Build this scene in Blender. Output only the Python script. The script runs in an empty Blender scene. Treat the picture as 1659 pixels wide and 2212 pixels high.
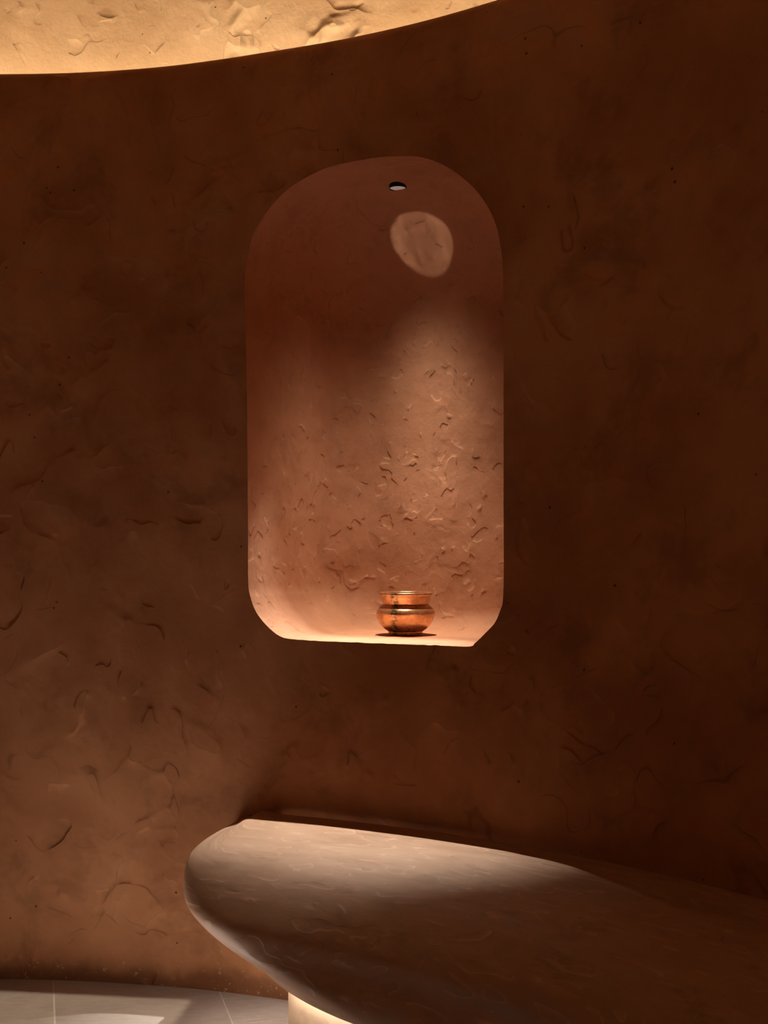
import bpy, bmesh, math, random
from mathutils import Vector, Matrix, noise
from mathutils.geometry import delaunay_2d_cdt

sc = bpy.context.scene
col = sc.collection
rnd = random.Random(7)

# ------------------------------------------------------------------ camera
# The photograph is 1659 x 2212; verticals are parallel (shifted lens), the
# horizon lies at row 1190 and the focal length is 2500 of its pixels.
FPX, CXP, HYP = 2500.0, 829.5, 1190.0
EYE = 1.35                                   # camera height over the floor
cam_data = bpy.data.cameras.new('camera')
cam_data.sensor_fit = 'VERTICAL'
cam_data.sensor_height = 36.0
cam_data.sensor_width = 27.0
cam_data.lens = 36.0 * FPX / 2212.0
cam_data.shift_y = (HYP - 1106.0) / 2212.0
cam_data.clip_start = 0.02
cam = bpy.data.objects.new('camera', cam_data)
cam.location = (0, 0, EYE)
cam.rotation_euler = (math.pi / 2, 0, 0)
col.objects.link(cam)
sc.camera = cam

# ------------------------------------------------------------------ world, exposure
world = bpy.data.worlds.new('world')
sc.world = world
world.use_nodes = True
world.node_tree.nodes['Background'].inputs['Color'].default_value = (0, 0, 0, 1)
world.node_tree.nodes['Background'].inputs['Strength'].default_value = 0.0
sc.view_settings.view_transform = 'Standard'
sc.view_settings.look = 'None'
sc.view_settings.gamma = 1.0
sc.view_settings.use_curve_mapping = False
sc.view_settings.exposure = 0.0
sc.cycles.max_bounces = 6
sc.cycles.diffuse_bounces = 4
sc.cycles.glossy_bounces = 3
sc.cycles.adaptive_threshold = .1
sc.cycles.sample_clamp_indirect = 40.0

# The room is round; every line of the wall (floor joint, bench joint, niche
# sill, top edge) comes out level on this cylinder.
CX, CY, R = -1.25, 0.95, 2.70
WALL_TOP = 2.865
CEIL = 3.50
UP_R = R + 0.36


def spot(name, loc, target, energy, color, angle, blend, radius, square=False):
    d = bpy.data.lights.new(name, 'SPOT')
    d.energy = energy
    d.color = color
    d.spot_size = math.radians(angle)
    d.spot_blend = blend
    d.shadow_soft_size = radius
    d.use_square = square
    o = bpy.data.objects.new(name, d)
    o.location = loc
    v = Vector(target) - Vector(loc)
    o.rotation_euler = v.to_track_quat('-Z', 'Y').to_euler()
    col.objects.link(o)
    return o


# Unseen spots at the ceiling: one on the floor, one added for the straight-edged pool.
FLOOR_SPOT = (-.84, 3.02)
floor_spot = spot('ceiling_floor_spot', (*FLOOR_SPOT, CEIL - .05), (*FLOOR_SPOT, 0), 6000,
                  (1.0, .95, .90), 8.5, .35, .03)
FRAME_SPOT = (-1.411, 2.82)
frame_spot = spot('added_framing_spot', (*FRAME_SPOT, CEIL - .03), (*FRAME_SPOT, 0), 230,
                  (1.0, .84, .62), 50, .2, .0012)


def lens_profile(light_obj, wide, wide_amount, narrow, narrow_amount):
    """smooth lens distribution (wide flood plus narrower core) instead of the plain cone"""
    d = light_obj.data
    d.use_nodes = True
    nt = d.node_tree

    def m(op, x, y):
        nd = nt.nodes.new('ShaderNodeMath')
        nd.operation = op
        for i, q in enumerate((x, y)):
            if isinstance(q, (int, float)):
                nd.inputs[i].default_value = q
            else:
                nt.links.new(q, nd.inputs[i])
        return nd.outputs[0]
    tc = nt.nodes.new('ShaderNodeTexCoord')
    sx = nt.nodes.new('ShaderNodeSeparateXYZ')
    nt.links.new(tc.outputs['Normal'], sx.inputs[0])
    c = m('ABSOLUTE', sx.outputs[2], 0)
    st = m('ADD', m('MULTIPLY', m('POWER', c, wide), wide_amount), m('MULTIPLY', m('POWER', c, narrow), narrow_amount))
    nt.links.new(st, nt.nodes['Emission'].inputs['Strength'])


COVE_STRENGTH = 66.0
COVE_COLOR = (1.0, .80, .48)
UNDER_STRENGTH = 34.0
UNDER_COLOR = (1.0, .90, .78)
CORE_COLOR = (1.0, .99, .93)
NICHE_W = 230
WASH_W = 185
NICHE_COLOR = (1.0, .85, .68)


# ------------------------------------------------------------------ helpers
def P(th, r, z):
    return (CX + r * math.sin(th), CY + r * math.cos(th), z)


def pix_wall(x, y):
    """pixel -> (theta, z) on the round wall it lies on"""
    dx = (x - CXP) / FPX
    a = dx * dx + 1
    b = -2 * (dx * CX + CY)
    c = CX * CX + CY * CY - R * R
    t = (-b + math.sqrt(b * b - 4 * a * c)) / (2 * a)
    return math.atan2(dx * t - CX, t - CY), EYE - (y - HYP) / FPX * t


def wav(th, z):
    """gentle unevenness of the hand-trowelled wall (metres, inwards)"""
    s = th * R
    return (noise.noise((s * 1.3, z * 1.1, 3.1)) * .006 + noise.noise((s * 4, z * 3.5, 9.7)) * .0018)


def tag(o, label=None, cat=None, group=None, kind=None):
    if label:
        o['label'] = label
    if cat:
        o['category'] = cat
    if group:
        o['group'] = group
    if kind:
        o['kind'] = kind
    return o


def mesh_obj(name, verts, faces, mat, parent=None, smooth=True, uvs=None):
    me = bpy.data.meshes.new(name)
    me.from_pydata(verts, [], faces)
    if uvs is not None:
        lay = me.uv_layers.new(name='UVMap')
        for lp in me.loops:
            lay.data[lp.index].uv = uvs[lp.vertex_index]
    if smooth:
        me.polygons.foreach_set('use_smooth', [True] * len(me.polygons))
    me.materials.append(mat)
    me.update()
    o = bpy.data.objects.new(name, me)
    col.objects.link(o)
    if parent:
        o.parent = parent
    return o


def fix_normals(o):
    bm = bmesh.new()
    bm.from_mesh(o.data)
    bmesh.ops.recalc_face_normals(bm, faces=bm.faces)
    bm.to_mesh(o.data)
    bm.free()


def empty(name, loc, rz=0):
    o = bpy.data.objects.new(name, None)
    o.location = loc
    o.rotation_euler = (0, 0, rz)
    o.empty_display_size = .1
    col.objects.link(o)
    return o


def catmull(pts, per, closed=False):
    n = len(pts)
    out = []
    rng = range(n) if closed else range(n - 1)
    for i in rng:
        g = (lambda k: pts[k % n]) if closed else (lambda k: pts[min(max(k, 0), n - 1)])
        p0, p1, p2, p3 = g(i - 1), g(i), g(i + 1), g(i + 2)
        for j in range(per):
            f = j / per
            out.append(tuple(.5 * ((2 * b) + (-a + c) * f + (2 * a - 5 * b + 4 * c - d) * f * f
                                   + (-a + 3 * b - 3 * c + d) * f ** 3)
                             for a, b, c, d in zip(p0, p1, p2, p3)))
    if not closed:
        out.append(tuple(pts[-1]))
    return out


# ------------------------------------------------------------------ materials
class NT:
    def __init__(self, name):
        self.m = bpy.data.materials.new(name)
        self.m.use_nodes = True
        self.t = self.m.node_tree
        self.b = self.t.nodes['Principled BSDF']

    def n(self, typ, **kw):
        nd = self.t.nodes.new(typ)
        for k, v in kw.items():
            if k == 'ins':
                for kk, vv in v.items():
                    if isinstance(vv, bpy.types.NodeSocket):
                        self.t.links.new(vv, nd.inputs[kk])
                    else:
                        nd.inputs[kk].default_value = vv
            else:
                setattr(nd, k, v)
        return nd

    def math(self, op, a, b=0.0, clamp=False):
        return self.n('ShaderNodeMath', operation=op, use_clamp=clamp, ins={0: a, 1: b}).outputs[0]

    def ramp(self, v, a, b, lo=0.0, hi=1.0):
        return self.n('ShaderNodeMapRange', interpolation_type='SMOOTHSTEP',
                      ins={0: v, 1: a, 2: b, 3: lo, 4: hi}).outputs[0]

    def noise(self, vec, scale, detail=4, rough=.55, dist=0.0):
        return self.n('ShaderNodeTexNoise', ins={'Vector': vec, 'Scale': scale, 'Detail': detail,
                                                 'Roughness': rough, 'Distortion': dist})

    def mix(self, f, a, b, blend='MIX'):
        nd = self.n('ShaderNodeMix', data_type='RGBA', blend_type=blend)
        for idx, v in ((0, f), (6, a), (7, b)):
            if isinstance(v, bpy.types.NodeSocket):
                self.t.links.new(v, nd.inputs[idx])
            else:
                nd.inputs[idx].default_value = v if idx == 0 else (*v, 1) if len(v) == 3 else v
        return nd.outputs[2]

    def link(self, a, b):
        self.t.links.new(a, self.b.inputs[b])

    def warp(self, vec, scale, amt):
        nz = self.noise(vec, scale, 1.5)
        c = self.n('ShaderNodeVectorMath', operation='SUBTRACT', ins={0: nz.outputs['Color'], 1: (.5, .5, .5)})
        s = self.n('ShaderNodeVectorMath', operation='SCALE', ins={0: c.outputs[0], 'Scale': amt})
        return self.n('ShaderNodeVectorMath', operation='ADD', ins={0: vec, 1: s.outputs[0]}).outputs[0]


def plaster(name, dark, light, ridge=1.0, plates=1.0, size=1.0, rough=.8, spec=.25,
            grime=False, pits=1.0, uvscale=None, depth=.006, levels=6.0, stroke_tint=.15,
            mottle=1.0, cover=.50):
    k = NT(name)
    tc = k.n('ShaderNodeTexCoord')
    if uvscale:
        vec = k.n('ShaderNodeMapping', ins={'Vector': tc.outputs['UV'], 'Scale': (*uvscale, 1)}).outputs[0]
    else:
        vec = tc.outputs['Object']
    w1 = k.warp(vec, 2.6 * size, .22 / size)
    w2 = k.warp(w1, 9 * size, .05 / size)
    # trowel passes: terraces that rise slowly and drop sharply, only in places
    patch = k.ramp(k.noise(vec, 3.4 * size, 1.5, .6).outputs['Fac'], .46, .62)
    big = k.noise(w2, 2.3 * size, 3, .5)
    saw = k.math('FRACT', k.math('MULTIPLY', big.outputs['Fac'], levels))
    saw = k.math('POWER', saw, 3.0)
    h_pl = k.math('MULTIPLY', k.math('MULTIPLY', saw, patch), .8 * plates)
    # short curled strokes
    st = k.noise(w2, 6.5 * size, 1.0, .4)
    stf = k.math('FRACT', k.math('ADD', k.math('MULTIPLY', st.outputs['Fac'], 4.0), .37))
    brk = k.ramp(k.noise(vec, 8.5 * size, 1).outputs['Fac'], cover, cover + .10)
    crest = k.math('MULTIPLY', k.math('POWER', stf, 9.0), brk)
    h_cr = k.math('MULTIPLY', crest, .65 * ridge)
    fine = k.noise(vec, 38 * size, 2, .62)
    h_f = k.math('ADD', k.math('MULTIPLY', fine.outputs['Fac'], .16), k.math('MULTIPLY', st.outputs['Fac'], .75))
    # little pinholes
    pv = k.n('ShaderNodeTexVoronoi', feature='F1', ins={'Vector': vec, 'Scale': 17.0 * size})
    ps = k.n('ShaderNodeSeparateColor', ins={0: pv.outputs['Color']})
    pit = k.math('MULTIPLY', k.ramp(pv.outputs['Distance'], .035, .07, 1, 0),
                 k.math('GREATER_THAN', ps.outputs[1], .72))
    pit = k.math('MULTIPLY', pit, pits)
    h = k.math('ADD', k.math('ADD', h_pl, h_cr), h_f)
    h = k.math('SUBTRACT', h, k.math('MULTIPLY', pit, .5))
    bump = k.n('ShaderNodeBump', ins={'Strength': 1.0, 'Distance': depth, 'Height': h})
    k.link(bump.outputs[0], 'Normal')
    # colour: cloudy clay pigment
    cl = k.noise(w1, 1.7, 2, .6)
    cl2 = k.noise(vec, 5.5 * size, 3, .65)
    f = k.math('ADD', k.math('MULTIPLY', cl.outputs['Fac'], .65), k.math('MULTIPLY', cl2.outputs['Fac'], .35))
    c = k.mix(k.ramp(f, .36, .64), dark, light)
    c = k.mix(k.math('MULTIPLY', crest, stroke_tint), c, [min(1, v * 1.35) for v in light])
    # dark stains, and shade of the relief painted as blotches and thin lines
    bl = k.ramp(k.noise(w1, 4.2 * size, 4, .7).outputs['Fac'], .52, .68)
    c = k.mix(k.math('MULTIPLY', bl, .38 * mottle), c, [v * .55 for v in dark])
    sn = k.noise(k.warp(vec, 3.3 * size, .3 / size), 3.7 * size, 1.0, .4)
    sd = k.math('ABSOLUTE', k.math('SUBTRACT', sn.outputs['Fac'], .5))
    crease_shade = k.math('MULTIPLY', k.ramp(sd, .0, .006, 1, 0), k.ramp(k.noise(vec, 7.5 * size, 1).outputs['Fac'], .55, .63))
    c = k.mix(k.math('MULTIPLY', crease_shade, .45 * mottle), c, [v * .35 for v in dark])
    c = k.mix(k.math('MULTIPLY', pit, .75), c, [v * .25 for v in dark])  # shade inside the pinholes, painted into the colour
    if grime:      # scuffed, dirty foot of the wall
        sx = k.n('ShaderNodeSeparateXYZ', ins={0: tc.outputs['Object']})
        top = k.math('ADD', sx.outputs[2], k.math('MULTIPLY', k.noise(vec, 5, 3, .65).outputs['Fac'], -.16))
        g = k.ramp(top, -.06, .0, 1, 0)
        c = k.mix(k.math('MULTIPLY', g, .65), c, [v * .38 for v in dark])
        sc_ = k.math('MULTIPLY', k.ramp(k.noise(vec, 60, 2, .7).outputs['Fac'], .62, .72),
                     k.ramp(sx.outputs[2], .02, .16, .55, 0))
        c = k.mix(sc_, c, (.62, .45, .34))
    k.link(c, 'Base Color')
    rg = k.ramp(cl2.outputs['Fac'], .3, .7, rough - .08, rough + .06)
    k.link(rg, 'Roughness')
    k.b.inputs['Specular IOR Level'].default_value = spec
    return k.m


M_WALL = plaster('clay_plaster', (.35, .145, .062), (.50, .24, .118), grime=True, depth=.011, levels=7, mottle=1.0)
M_NICHE = plaster('niche_clay_plaster', (.40, .185, .098), (.48, .24, .14), size=2.2, ridge=.9, plates=.5,
                  depth=.0045, levels=8, mottle=.6)
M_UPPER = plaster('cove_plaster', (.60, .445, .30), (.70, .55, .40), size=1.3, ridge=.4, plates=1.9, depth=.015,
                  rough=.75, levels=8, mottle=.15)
M_CEIL = plaster('ceiling_plaster', (.45, .28, .17), (.54, .35, .22))
M_BENCH = plaster('bench_plaster', (.37, .215, .135), (.48, .30, .20), size=2.6, ridge=.7, plates=.35, rough=.55,
                  spec=.35, uvscale=(.36, 1.15), depth=.0025, pits=.3, levels=9, stroke_tint=.6,
                  mottle=.9, cover=.40)
M_PLINTH = plaster('plinth_plaster', (.44, .30, .20), (.52, .37, .26), size=1.4, ridge=.3, plates=.3, depth=.003)


def stone():
    k = NT('grey_stone_tile')
    tc = k.n('ShaderNodeTexCoord')
    oi = k.n('ShaderNodeObjectInfo')
    vec = tc.outputs['Object']
    a = k.noise(vec, 3.0, 7, .65)
    b = k.noise(k.n('ShaderNodeMapping', ins={'Vector': vec, 'Rotation': (0, 0, .3), 'Scale': (9, 30, 9)}).outputs[0],
                2.0, 5, .7)
    f = k.math('ADD', k.math('MULTIPLY', a.outputs['Fac'], .6), k.math('MULTIPLY', b.outputs['Fac'], .4))
    c = k.mix(k.ramp(f, .35, .65), (.33, .285, .265), (.47, .42, .395))
    c = k.mix(k.math('MULTIPLY', oi.outputs['Random'], .35), c, (.40, .34, .29))
    sp = k.ramp(k.noise(vec, 55, 3, .6).outputs['Fac'], .66, .74)
    c = k.mix(k.math('MULTIPLY', sp, .35), c, (.68, .6, .54))
    k.link(c, 'Base Color')
    k.b.inputs['Roughness'].default_value = .55
    k.b.inputs['Specular IOR Level'].default_value = .35
    bp = k.n('ShaderNodeBump', ins={'Strength': .35, 'Distance': .002, 'Height': b.outputs['Fac']})
    k.link(bp.outputs[0], 'Normal')
    return k.m


def plain(name, color, rough=.6, metal=0.0, spec=.4):
    k = NT(name)
    tc = k.n('ShaderNodeTexCoord')
    nz = k.noise(tc.outputs['Object'], 40, 4)
    c = k.mix(k.ramp(nz.outputs['Fac'], .3, .7), [v * .88 for v in color], color)
    k.link(c, 'Base Color')
    k.b.inputs['Roughness'].default_value = rough
    k.b.inputs['Metallic'].default_value = metal
    k.b.inputs['Specular IOR Level'].default_value = spec
    return k.m


def copper():
    k = NT('aged_copper')
    tc = k.n('ShaderNodeTexCoord')
    vec = tc.outputs['Object']
    big = k.noise(vec, 16, 6, .65)
    ham = k.noise(vec, 60, 4, .6)
    c = k.mix(k.ramp(big.outputs['Fac'], .38, .66), (.52, .245, .115), (.82, .47, .255))
    c = k.mix(k.ramp(ham.outputs['Fac'], .58, .68, 0, .4), c, (.34, .12, .04))
    sx = k.n('ShaderNodeSeparateXYZ', ins={0: vec})
    # dark greenish run of tarnish down one side
    wob = k.math('ADD', sx.outputs[0], k.math('MULTIPLY', k.noise(vec, 30, 4, .7).outputs['Fac'], .03))
    band = k.ramp(k.math('ABSOLUTE', k.math('ADD', wob, .020)), .003, .018, 1, 0)
    front = k.math('LESS_THAN', sx.outputs[1], 0.0)
    spl = k.ramp(k.noise(vec, 70, 5, .75).outputs['Fac'], .42, .56)
    st = k.math('MULTIPLY', k.math('MULTIPLY', band, front), spl)
    c = k.mix(k.math('MULTIPLY', st, .9), c, (.10, .085, .055))
    k.link(c, 'Base Color')
    k.b.inputs['Metallic'].default_value = .85
    k.link(k.ramp(big.outputs['Fac'], .35, .65, .36, .22), 'Roughness')
    bp = k.n('ShaderNodeBump', ins={'Strength': .5, 'Distance': .0015, 'Height': ham.outputs['Fac']})
    k.link(bp.outputs[0], 'Normal')
    return k.m


M_STONE = stone()
M_GROUT = plain('pale_grout', (.62, .56, .51), .85)
M_BLACK = plain('black_metal', (.006, .006, .007), .5)
M_COPPER = copper()


def emit(name, color, strength):
    k = NT(name)
    k.b.inputs['Base Color'].default_value = (.8, .8, .8, 1)
    k.b.inputs['Emission Color'].default_value = (*color, 1)
    k.b.inputs['Emission Strength'].default_value = strength
    return k.m


# ------------------------------------------------------------------ floor
def clip(poly, inside, cut):
    out = []
    for i in range(len(poly)):
        a, b = poly[i], poly[(i + 1) % len(poly)]
        ia, ib = inside(a), inside(b)
        if ia:
            out.append(a)
        if ia != ib:
            out.append(cut(a, b))
    return out


def clip_circle(poly, rad, nseg=180):
    for i in range(nseg):
        a = 2 * math.pi * i / nseg
        nx, ny = math.cos(a), math.sin(a)
        d = lambda p: (p[0] - CX) * nx + (p[1] - CY) * ny - rad
        if all(d(p) <= 0 for p in poly):
            continue
        poly = clip(poly, lambda p: d(p) <= 0,
                    lambda p, q: tuple(p[j] + (q[j] - p[j]) * d(p) / (d(p) - d(q)) for j in (0, 1)))
        if len(poly) < 3:
            return []
    return poly


NS = 180
ring = [P(2 * math.pi * i / NS, R + .02, 0) for i in range(NS)]
v = [(x, y, -.0008) for x, y, _ in ring] + [(x, y, -.06) for x, y, _ in ring]
f = [tuple(reversed(range(NS))), tuple(range(NS, 2 * NS))]
f += [(i, (i + 1) % NS, NS + (i + 1) % NS, NS + i) for i in range(NS)]
floor = tag(mesh_obj('floor', v, f, M_GROUT, smooth=False), kind='structure')
fix_normals(floor)
# stone tiles, laid at 16.7 degrees to the view in a half bond
ux, uy = Vector((.958, .287)), Vector((-.287, .958))
TW, TL, G = .487, .974, .0028
for i in range(-9, 9):
    for j in range(-4, 7):
        u0 = .0481 + i * TW
        v0 = 3.287 + j * TL - (.487 if i % 2 == 0 else 0)
        rect = [(u0 + G, v0 + G), (u0 + TW - G, v0 + G), (u0 + TW - G, v0 + TL - G), (u0 + G, v0 + TL - G)]
        poly = [tuple(ux * a + uy * b) for a, b in rect]
        poly = clip_circle(poly, R + .012)
        if len(poly) < 3:
            continue
        cxm = sum(p[0] for p in poly) / len(poly)
        cym = sum(p[1] for p in poly) / len(poly)
        n = len(poly)
        vv = [(x - cxm, y - cym, 0) for x, y in poly] + [(x - cxm, y - cym, -.012) for x, y in poly]
        ff = [tuple(range(n)), tuple(reversed(range(n, 2 * n)))]
        ff += [(a, n + a, n + (a + 1) % n, (a + 1) % n) for a in range(n)]
        t = mesh_obj('tile', vv, ff, M_STONE, floor, smooth=False)
        t.location = (cxm, cym, 0)

# ------------------------------------------------------------------ round wall with the niche opening
OUT_PX = [(534, 1000), (533, 840), (531, 720), (529, 640), (531, 590), (544, 520), (563, 481), (580, 455), (615, 416),
          (654, 389), (711, 362), (800, 343), (857, 338), (905, 339), (946, 351), (982, 371), (1011, 394), (1033, 417),
          (1054, 448), (1070, 482), (1081, 530), (1087, 600), (1088, 760), (1088, 950), (1088, 1130), (1088, 1240),
          (1086, 1298), (1080, 1320), (1069, 1345), (1048, 1368), (1026, 1389), (1012, 1396.5), (940, 1394),
          (850, 1391), (760, 1387.5), (680, 1384), (627, 1380), (607, 1375), (589, 1363), (568, 1342), (552, 1319),
          (542, 1293), (536, 1258), (535, 1160)]
outline = catmull([pix_wall(*p) for p in OUT_PX], 7, closed=True)
out2 = []
for i, (th, z) in enumerate(outline):
    jit = .0016 if z < 1.10 else .0006            # the sill's arris is chipped
    out2.append((th + noise.noise((i * .9, 0, 0)) * jit / R, z + noise.noise((i * 1.1, 5, 0)) * jit))
outline = out2
NO = len(outline)


def in_outline(s, z):
    c = False
    for i in range(NO):
        x1, y1 = outline[i][0] * R, outline[i][1]
        x2, y2 = outline[i - 1][0] * R, outline[i - 1][1]
        if (y1 > z) != (y2 > z) and s < (x2 - x1) * (z - y1) / (y2 - y1) + x1:
            c = not c
    return c


S0, S1 = -.9, 3.2                             # stretch triangulated around the niche
ZT = WALL_TOP - .045
dz = ZT / 64
pts = [(th * R, z) for th, z in outline]
edges = [(i, (i + 1) % NO) for i in range(NO)]
ns = 92
smin, smax = min(p[0] for p in pts) - .02, max(p[0] for p in pts) + .02
for i in range(ns + 1):
    for j in range(65):
        s, z = S0 + (S1 - S0) * i / ns, dz * j
        if smin < s < smax and 1.05 < z < 2.53:
            if in_outline(s, z) or min((s - a) ** 2 + (z - b) ** 2 for a, b in pts) < .012 ** 2:
                continue
        pts.append((s, z))
res = delaunay_2d_cdt([Vector(p) for p in pts], edges, [], 0, 1e-6)
V2, F2 = res[0], res[2]
verts, uvs = [], []
for p in V2:
    th = p[0] / R
    verts.append(P(th, R - wav(th, p[1]), p[1]))
faces = []
for t in F2:
    c = sum((V2[i] for i in t), Vector((0, 0))) / len(t)
    if smin < c[0] < smax and 1.05 < c[1] < 2.53 and in_outline(c[0], c[1]):
        continue
    faces.append(tuple(t))
# rest of the ring
base = len(verts)
th0, th1 = S1 / R, S0 / R + 2 * math.pi
NR = 240
for i in range(NR + 1):
    for j in range(65):
        th = th0 + (th1 - th0) * i / NR
        tw = th if i < NR else S0 / R
        verts.append(P(th, R - wav(tw, dz * j), dz * j))
for i in range(NR):
    for j in range(64):
        a = base + i * 65 + j
        faces.append((a, a + 65, a + 66, a + 1))
wall = mesh_obj('wall_back', verts, faces, M_WALL)
bm = bmesh.new()
bm.from_mesh(wall.data)
bmesh.ops.remove_doubles(bm, verts=bm.verts, dist=.0004)
bmesh.ops.recalc_face_normals(bm, faces=bm.faces)
cface = max(bm.faces, key=lambda q: q.calc_area())
for q in bm.faces:                            # make them look inwards
    cc = q.calc_center_median()
    if q.normal.x * (CX - cc.x) + q.normal.y * (CY - cc.y) < 0:
        q.normal_flip()
bm.to_mesh(wall.data)
bm.free()
tag(wall, kind='structure')

# rolled top edge of the wall and the ledge of the light cove behind it
lip = [(0, ZT), (0, WALL_TOP - .030), (.004, WALL_TOP - .016), (.014, WALL_TOP - .005), (.028, WALL_TOP),
       (.070, WALL_TOP), (.085, WALL_TOP - .006), (.090, WALL_TOP - .02), (.090, WALL_TOP - .14), (.40, WALL_TOP - .14)]
NL = 420


def ring_surface(name, prof, mat, parent=None, wave=True):
    vv, ff = [], []
    m = len(prof)
    for i in range(NL):
        th = 2 * math.pi * i / NL
        ts = th if th < th0 else th - 2 * math.pi
        if ts < S0 / R:
            ts = th
        for d, z in prof:
            vv.append(P(th, R + d - (wav(ts, ZT) if wave else 0),
                        z + (noise.noise((math.sin(th) * 5, math.cos(th) * 5, 1)) * .006 if z > ZT and wave else 0)))
    for i in range(NL):
        for j in range(m - 1):
            a, b = i * m + j, ((i + 1) % NL) * m + j
            ff.append((a, b, b + 1, a + 1))
    return mesh_obj(name, vv, ff, mat, parent)


tag(ring_surface('trim_1', lip, M_WALL), kind='structure')
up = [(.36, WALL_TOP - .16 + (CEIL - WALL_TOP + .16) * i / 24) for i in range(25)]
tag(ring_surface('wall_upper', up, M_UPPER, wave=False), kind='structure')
cv = [P(2 * math.pi * i / NS, UP_R + .01, CEIL) for i in range(NS)]
tag(mesh_obj('ceiling', cv + [(x, y, z + .05) for x, y, z in cv],
             [tuple(reversed(range(NS))), tuple(range(NS, 2 * NS))]
             + [(i, (i + 1) % NS, NS + (i + 1) % NS, NS + i) for i in range(NS)], M_CEIL, smooth=False),
    kind='structure')

# the LED strip lying in the cove
led = [(.105, WALL_TOP - .125), (.108, WALL_TOP - .120), (.122, WALL_TOP - .120), (.125, WALL_TOP - .125)]
LA, LB_ = math.radians(-60), math.radians(230)
lvv, lff = [], []
for i in range(121):
    th = LA + (LB_ - LA) * i / 120
    lvv += [P(th, R + d, z) for d, z in led]
    if i:
        k = (i - 1) * 4
        lff += [(k + j, k + 4 + j, k + 5 + j, k + 1 + j) for j in range(3)]
o = mesh_obj('light_strip', lvv, lff, emit('warm_led', COVE_COLOR, COVE_STRENGTH))
tag(o, 'warm LED strip lying in the cove behind the wall top', 'light strip')

# ------------------------------------------------------------------ niche
TN = math.radians(27.33)
n_out = Vector((math.sin(TN), math.cos(TN), 0))
lat = Vector((math.cos(TN), -math.sin(TN), 0))
N0 = Vector(P(TN, R, 0))
DEPTH = .56
loc2 = []
for th, z in outline:
    p = Vector(P(th, R - wav(th, z), z)) - N0
    loc2.append((p.dot(lat), p.z, p.dot(n_out)))
ca = sum(p[0] for p in loc2) / NO
SILL = 1.0845


def local(a, z, d):
    return N0 + lat * a + n_out * d + Vector((0, 0, z))


area = sum(loc2[i][0] * loc2[(i + 1) % NO][1] - loc2[(i + 1) % NO][0] * loc2[i][1] for i in range(NO))
sgn = 1 if area > 0 else -1
nverts, nfaces = [], []
rings = []
nrm = []
for i in range(NO):
    a, b = loc2[i - 4], loc2[(i + 4) % NO]
    t = Vector((b[0] - a[0], b[1] - a[1])).normalized()
    c2 = Vector((ca, min(max(loc2[i][1], 1.45), 2.02)))
    nrm.append((c2 - Vector(loc2[i][:2])).normalized())     # inward
rads = []
for i in range(NO):
    nx, nz = nrm[i]
    r = .17 * nx * nx + (.07 if nz > 0 else .38) * nz * nz
    rads.append(r)
# wall thickness part
for q in (0, .006, .03, .1, .2, .3, .4):
    rg = []
    for i, (a, z, d0) in enumerate(loc2):
        dl = DEPTH - rads[i]
        k = q / .4
        ins = 0.0 if q > 0 else 0.0
        rg.append((a + nrm[i].x * ins, z + nrm[i].y * ins, d0 + (dl - d0) * k))
    rings.append(rg)
for q in range(1, 11):
    ph = q / 10 * math.pi / 2
    rg = []
    for i, (a, z, d0) in enumerate(loc2):
        r = rads[i]
        ins = r * (1 - math.cos(ph))
        rg.append((a + nrm[i].x * ins, z + nrm[i].y * ins, DEPTH - r + r * math.sin(ph)))
    rings.append(rg)
last = rings[-1]
for q in (.2, .4, .6, .8, .94):
    rg = []
    for a, z, d in last:
        zc = min(max(z, 1.45), 2.02)
        rg.append((a + (ca - a) * q, z + (zc - z) * q, d))
    rings.append(rg)
for rg in rings:
    for a, z, d in rg:
        w = noise.noise((a * 4, z * 4, d * 4)) * .004 if d > .05 else 0
        z += .032 * min(1, max(0, (z - 2.30) / .15)) * min(1, max(0, d / .2))
        nverts.append(tuple(local(a, z, d + (w if d > .4 else 0)) + Vector((0, 0, w * .3 if z > 1.3 else 0))))
for k in range(len(rings) - 1):
    for i in range(NO):
        a, b = k * NO + i, k * NO + (i + 1) % NO
        nfaces.append((a, b, b + NO, a + NO))
nfaces.append(tuple((len(rings) - 1) * NO + i for i in range(NO)))
niche = mesh_obj('niche_lining', nverts, nfaces, M_NICHE, wall)
fix_normals(niche)

# ------------------------------------------------------------------ bench
BT0 = math.radians(18.1)
KEYS = [(.561, .02, .10, .10, 3.0), (.564, .198, .046, .199, 3.9), (.546, .408, .018, .265, 4.0),
        (.519, .515, -.046, .317, 3.3), (.440, .610, -.055, .413, 2.8), (.372, .631, -.038, .542, 2.39),
        (.291, .650, -.028, .835, 1.8), (.240, .571, .030, .715, 1.8), (.232, .301, .042, .583, 2.6),
        (.230, .05, .20, .20, 2.0)]
lv = catmull(KEYS, 8)
bench = empty('bench', P(math.radians(55), R - .3, 0))
bv, bf, buv = [], [], []
NA, NB = 40, 110
LB = 4.6
inv = -Vector(bench.location)
plen = 0
for li, (z, u, se, a, n) in enumerate(lv):
    u = max(u, .006)
    if li:
        plen += math.hypot(z - lv[li - 1][0], u - lv[li - 1][1])
    rowp = []
    for q in range(NA):
        al = q / NA * math.pi / 2
        rowp.append((se + a * (1 - math.cos(al) ** (2 / n)), u * math.sin(al) ** (2 / n)))
    for q in range(NB + 1):
        x = q / NB
        rowp.append((se + a + (LB - se - a) * x, u))
    for s, uu in rowp:
        th = BT0 + s / R
        w = noise.noise((s * 3, plen * 4, 2)) * .004 * min(1, uu / .1)
        bv.append(tuple(Vector(P(th, R - uu + .008 + w, z + w * .5 * (1 if li > 4 else .4))) + inv))
        buv.append((s, plen))
mrow = NA + NB + 1
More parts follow.
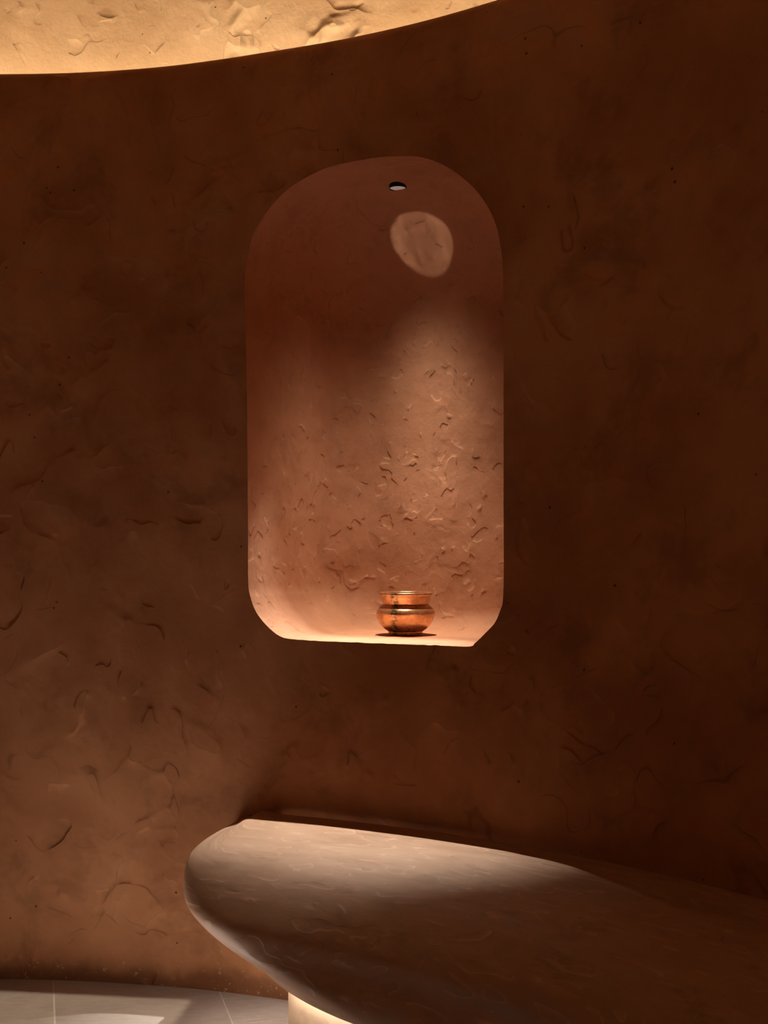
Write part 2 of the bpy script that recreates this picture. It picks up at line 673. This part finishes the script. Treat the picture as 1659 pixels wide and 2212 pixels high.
for li in range(len(lv) - 1):
    for q in range(mrow - 1):
        a = li * mrow + q
        bf.append((a, a + 1, a + mrow + 1, a + mrow))
bf.append(tuple(li * mrow + mrow - 1 for li in range(len(lv))))
seat = mesh_obj('seat', bv, bf, M_BENCH, bench, uvs=buv)
fix_normals(seat)
# recessed plinth under it
pv_, pf_, puv = [], [], []
PT0, PT1, NPp = math.radians(25.85), BT0 + 4.5 / R, 90
for i in range(NPp + 1):
    th = PT0 + (PT1 - PT0) * i / NPp
    for r_, z in ((R - .405, .0), (R - .405, .30), (R - .10, .30), (R - .10, 0)):
        pv_.append(tuple(Vector(P(th, r_, z)) + inv))
        puv.append((th * R, z))
for i in range(NPp):
    for k in range(4):
        a, b = i * 4 + k, i * 4 + (k + 1) % 4
        pf_.append((a, b, b + 4, a + 4))
pf_ += [(0, 1, 2, 3), tuple(NPp * 4 + k for k in (3, 2, 1, 0))]
pl = mesh_obj('plinth', pv_, pf_, M_PLINTH, bench, smooth=False)
fix_normals(pl)
pl['label'] = 'paler plastered plinth recessed under the seat'
# LED profile let into the underside, in front of the plinth
uv_, uf_ = [], []
upath = [(math.radians(a_), u__) for a_, u__ in
         ((19.5, .12), (21.0, .20), (22.5, .27), (24.0, .33), (25.5, .385), (27, .43), (29, .46), (31, .48), (33, .49))]
for i, (th, uc) in enumerate(upath):
    for uu, z in ((uc - .01, .236), (uc - .01, .224), (uc + .01, .224), (uc + .01, .236)):
        uv_.append(tuple(Vector(P(th, R - uu, z)) + inv))
    if i:
        k = (i - 1) * 4
        uf_ += [(k + j, k + 4 + j, k + 5 + j, k + 1 + j) for j in range(3)]
us = mesh_obj('light_strip', uv_, uf_, emit('bench_led', UNDER_COLOR, UNDER_STRENGTH), bench)
us['label'] = 'LED strip let into the underside of the bench'
tag(bench, 'long brown plastered bench with rounded end built along the curved wall', 'bench')

# ------------------------------------------------------------------ downlight in the niche
LX, LD = (859.5 - CXP) / FPX * 3.66, 3.66
LZ = EYE + (HYP - 408) / FPX * LD
light = empty('downlight', (LX, LD, LZ))
tag(light, 'small round black downlight with frosted lens in the niche ceiling', 'light')


def lathe(name, prof, mat, parent, seg=64, caps=False):
    vv, ff = [], []
    m = len(prof)
    for i in range(seg):
        a = 2 * math.pi * i / seg
        for r_, z in prof:
            vv.append((r_ * math.cos(a), r_ * math.sin(a), z))
    for i in range(seg):
        for j in range(m - 1):
            a, b = i * m + j, ((i + 1) % seg) * m + j
            ff.append((a, b, b + 1, a + 1))
    o = mesh_obj(name, vv, ff, mat, parent)
    bm = bmesh.new()
    bm.from_mesh(o.data)
    bmesh.ops.remove_doubles(bm, verts=bm.verts, dist=1e-6)
    bmesh.ops.recalc_face_normals(bm, faces=bm.faces)
    bm.to_mesh(o.data)
    bm.free()
    return o


lathe('housing', [(.0255, .004), (.0268, 0), (.0276, .001), (.0278, .010), (.0278, .060), (0, .060)], M_BLACK, light)
ln = lathe('lens', [(0, .0015), (.018, .0015), (.0255, .0035)], emit('frosted_lens', (.95, .97, 1.0), .12), light)
# asymmetric lens: a core thrown a little forwards, over the sill on to the
# bench, and a softer wash over the back of the niche
FWD = -n_out
beam = spot('niche_spot', (LX, LD, LZ - .004), (LX, LD, 0), NICHE_W, CORE_COLOR, 24, 1.0, .006)
tilt = math.radians(12.8)
bz = -(FWD * math.sin(tilt) + lat * .025 + Vector((0, 0, -math.cos(tilt)))).normalized()   # lamp shines along -Z
bx = (lat - bz * lat.dot(bz)).normalized()
by = bz.cross(bx)
beam.rotation_euler = Matrix((bx, by, bz)).transposed().to_euler()
beam.scale = (1.85, 1.0, 1.0)                 # oval lens, wide along the bench
wash = spot('niche_wash', (LX, LD, LZ - .004), Vector((LX, LD, LZ - 1)) - FWD * math.tan(math.radians(1)),
            WASH_W, NICHE_COLOR, 130, .6, .008)
lens_profile(wash, 25, 1.0, 40, .0)

# ------------------------------------------------------------------ copper pot
PD = 3.69
PX = (876 - CXP) / FPX * PD
u_ = PD / FPX / 6.9125                        # metres per pixel of the close-up
pot = empty('copper_pot', (PX, PD, SILL + .0005))
tag(pot, 'squat shiny copper pot with flared neck on the niche sill', 'pot')
z_ = lambda y: (1030 - y) * u_
body_px = [(0, 985), (200, 988), (252, 990), (268, 978), (300, 958), (345, 925), (378, 880), (405, 835), (424, 785),
           (435, 740), (438, 712), (432, 685), (418, 660), (398, 638), (372, 612), (346, 590), (335, 577), (338, 565),
           (350, 530), (364, 490), (372, 468)]
inner_px = [(362, 468), (352, 500), (334, 545), (322, 577), (345, 607), (385, 645), (410, 680), (422, 715), (415, 760),
            (385, 840), (330, 915), (230, 965), (0, 968)]
bp_ = catmull([(a * u_, z_(b)) for a, b in body_px], 3) + catmull([(a * u_, z_(b)) for a, b in inner_px], 3)
body = lathe('body', [(max(0, r_), z) for r_, z in bp_], M_COPPER, pot, 96)
rim_px = [(362, 470), (372, 472), (377, 464), (376, 456), (384, 450), (391, 440), (393, 428), (389, 414), (380, 405),
          (368, 402), (356, 407), (352, 420), (355, 445), (362, 470)]
lathe('rim', [(a * u_, z_(b)) for a, b in rim_px], M_COPPER, pot, 96)
foot_px = [(0, 992), (250, 984), (258, 990), (256, 1004), (247, 1018), (250, 1028), (246, 1030), (0, 1030)]
lathe('foot', [(a * u_, z_(b)) for a, b in foot_px], M_COPPER, pot, 96)
# added spot standing in for the reflection from inside the pot: the round patch
# high on the back of the niche
mouth = (PX, PD, SILL + z_(600))
aim = Vector((.128, 3.815, 2.40))
glow = spot('added_pot_reflection', mouth, aim, 21, NICHE_COLOR, 9.0, .22, .004)
gz = (Vector(mouth) - aim).normalized()
gx = (lat - gz * lat.dot(gz)).normalized()
glow.rotation_euler = Matrix((gx, gz.cross(gx), gz)).transposed().to_euler()
glow.scale = (1.22, .86, 1.0)
# the imitated caustic is uneven: bright towards its rim, cloudy inside
glow.data.use_nodes = True
gt = glow.data.node_tree
g_tc = gt.nodes.new('ShaderNodeTexCoord')
g_ns = gt.nodes.new('ShaderNodeTexNoise')
g_ns.inputs['Scale'].default_value = 38
g_ns.inputs['Detail'].default_value = 3
g_sx = gt.nodes.new('ShaderNodeSeparateXYZ')
g_mr = gt.nodes.new('ShaderNodeMapRange')
g_ab = gt.nodes.new('ShaderNodeMath')
g_ab.operation = 'ABSOLUTE'
g_mr.interpolation_type = 'SMOOTHSTEP'
for i_, v_ in ((1, math.cos(math.radians(2.4))), (2, math.cos(math.radians(4.2))), (3, 0.0), (4, .45)):
    g_mr.inputs[i_].default_value = v_
g_m2 = gt.nodes.new('ShaderNodeMath')
g_m2.operation = 'MULTIPLY_ADD'
g_m2.inputs[1].default_value = 1.5
gt.links.new(g_tc.outputs['Normal'], g_ns.inputs['Vector'])
gt.links.new(g_tc.outputs['Normal'], g_sx.inputs[0])
gt.links.new(g_sx.outputs[2], g_ab.inputs[0])
gt.links.new(g_ab.outputs[0], g_mr.inputs[0])
gt.links.new(g_ns.outputs['Fac'], g_m2.inputs[0])
gt.links.new(g_mr.outputs[0], g_m2.inputs[2])
gt.links.new(g_m2.outputs[0], gt.nodes['Emission'].inputs['Strength'])

# ------------------------------------------------------------------ unseen box added round the framing spot
# its square mask cuts the straight-edged pool of light on the floor
ROT = math.radians(-6.6)
fs = empty('added_framing_box', (*FRAME_SPOT, CEIL), ROT)
tag(fs, 'added unseen black box with square mask shaping the framing spot', 'light')
hz, hw = .30, .11                             # box height, half width
ho = .75 * (hz - .03) / (CEIL - .03)          # half width of the opening
sv, sf = [], []
for z in (0, -hz):
    sv += [(-hw, -hw, z), (hw, -hw, z), (hw, hw, z), (-hw, hw, z)]
sf = [(k, (k + 1) % 4, 4 + (k + 1) % 4, 4 + k) for k in range(4)]
mesh_obj('housing', sv, sf, M_BLACK, fs, smooth=False)
sv = [(-hw, -hw, -hz), (hw, -hw, -hz), (hw, hw, -hz), (-hw, hw, -hz),
      (-ho, -ho, -hz), (ho, -ho, -hz), (ho, ho, -hz), (-ho, ho, -hz)]
sf = [(k, (k + 1) % 4, 4 + (k + 1) % 4, 4 + k) for k in range(4)]
mesh_obj('mask', sv, sf, M_BLACK, fs, smooth=False)
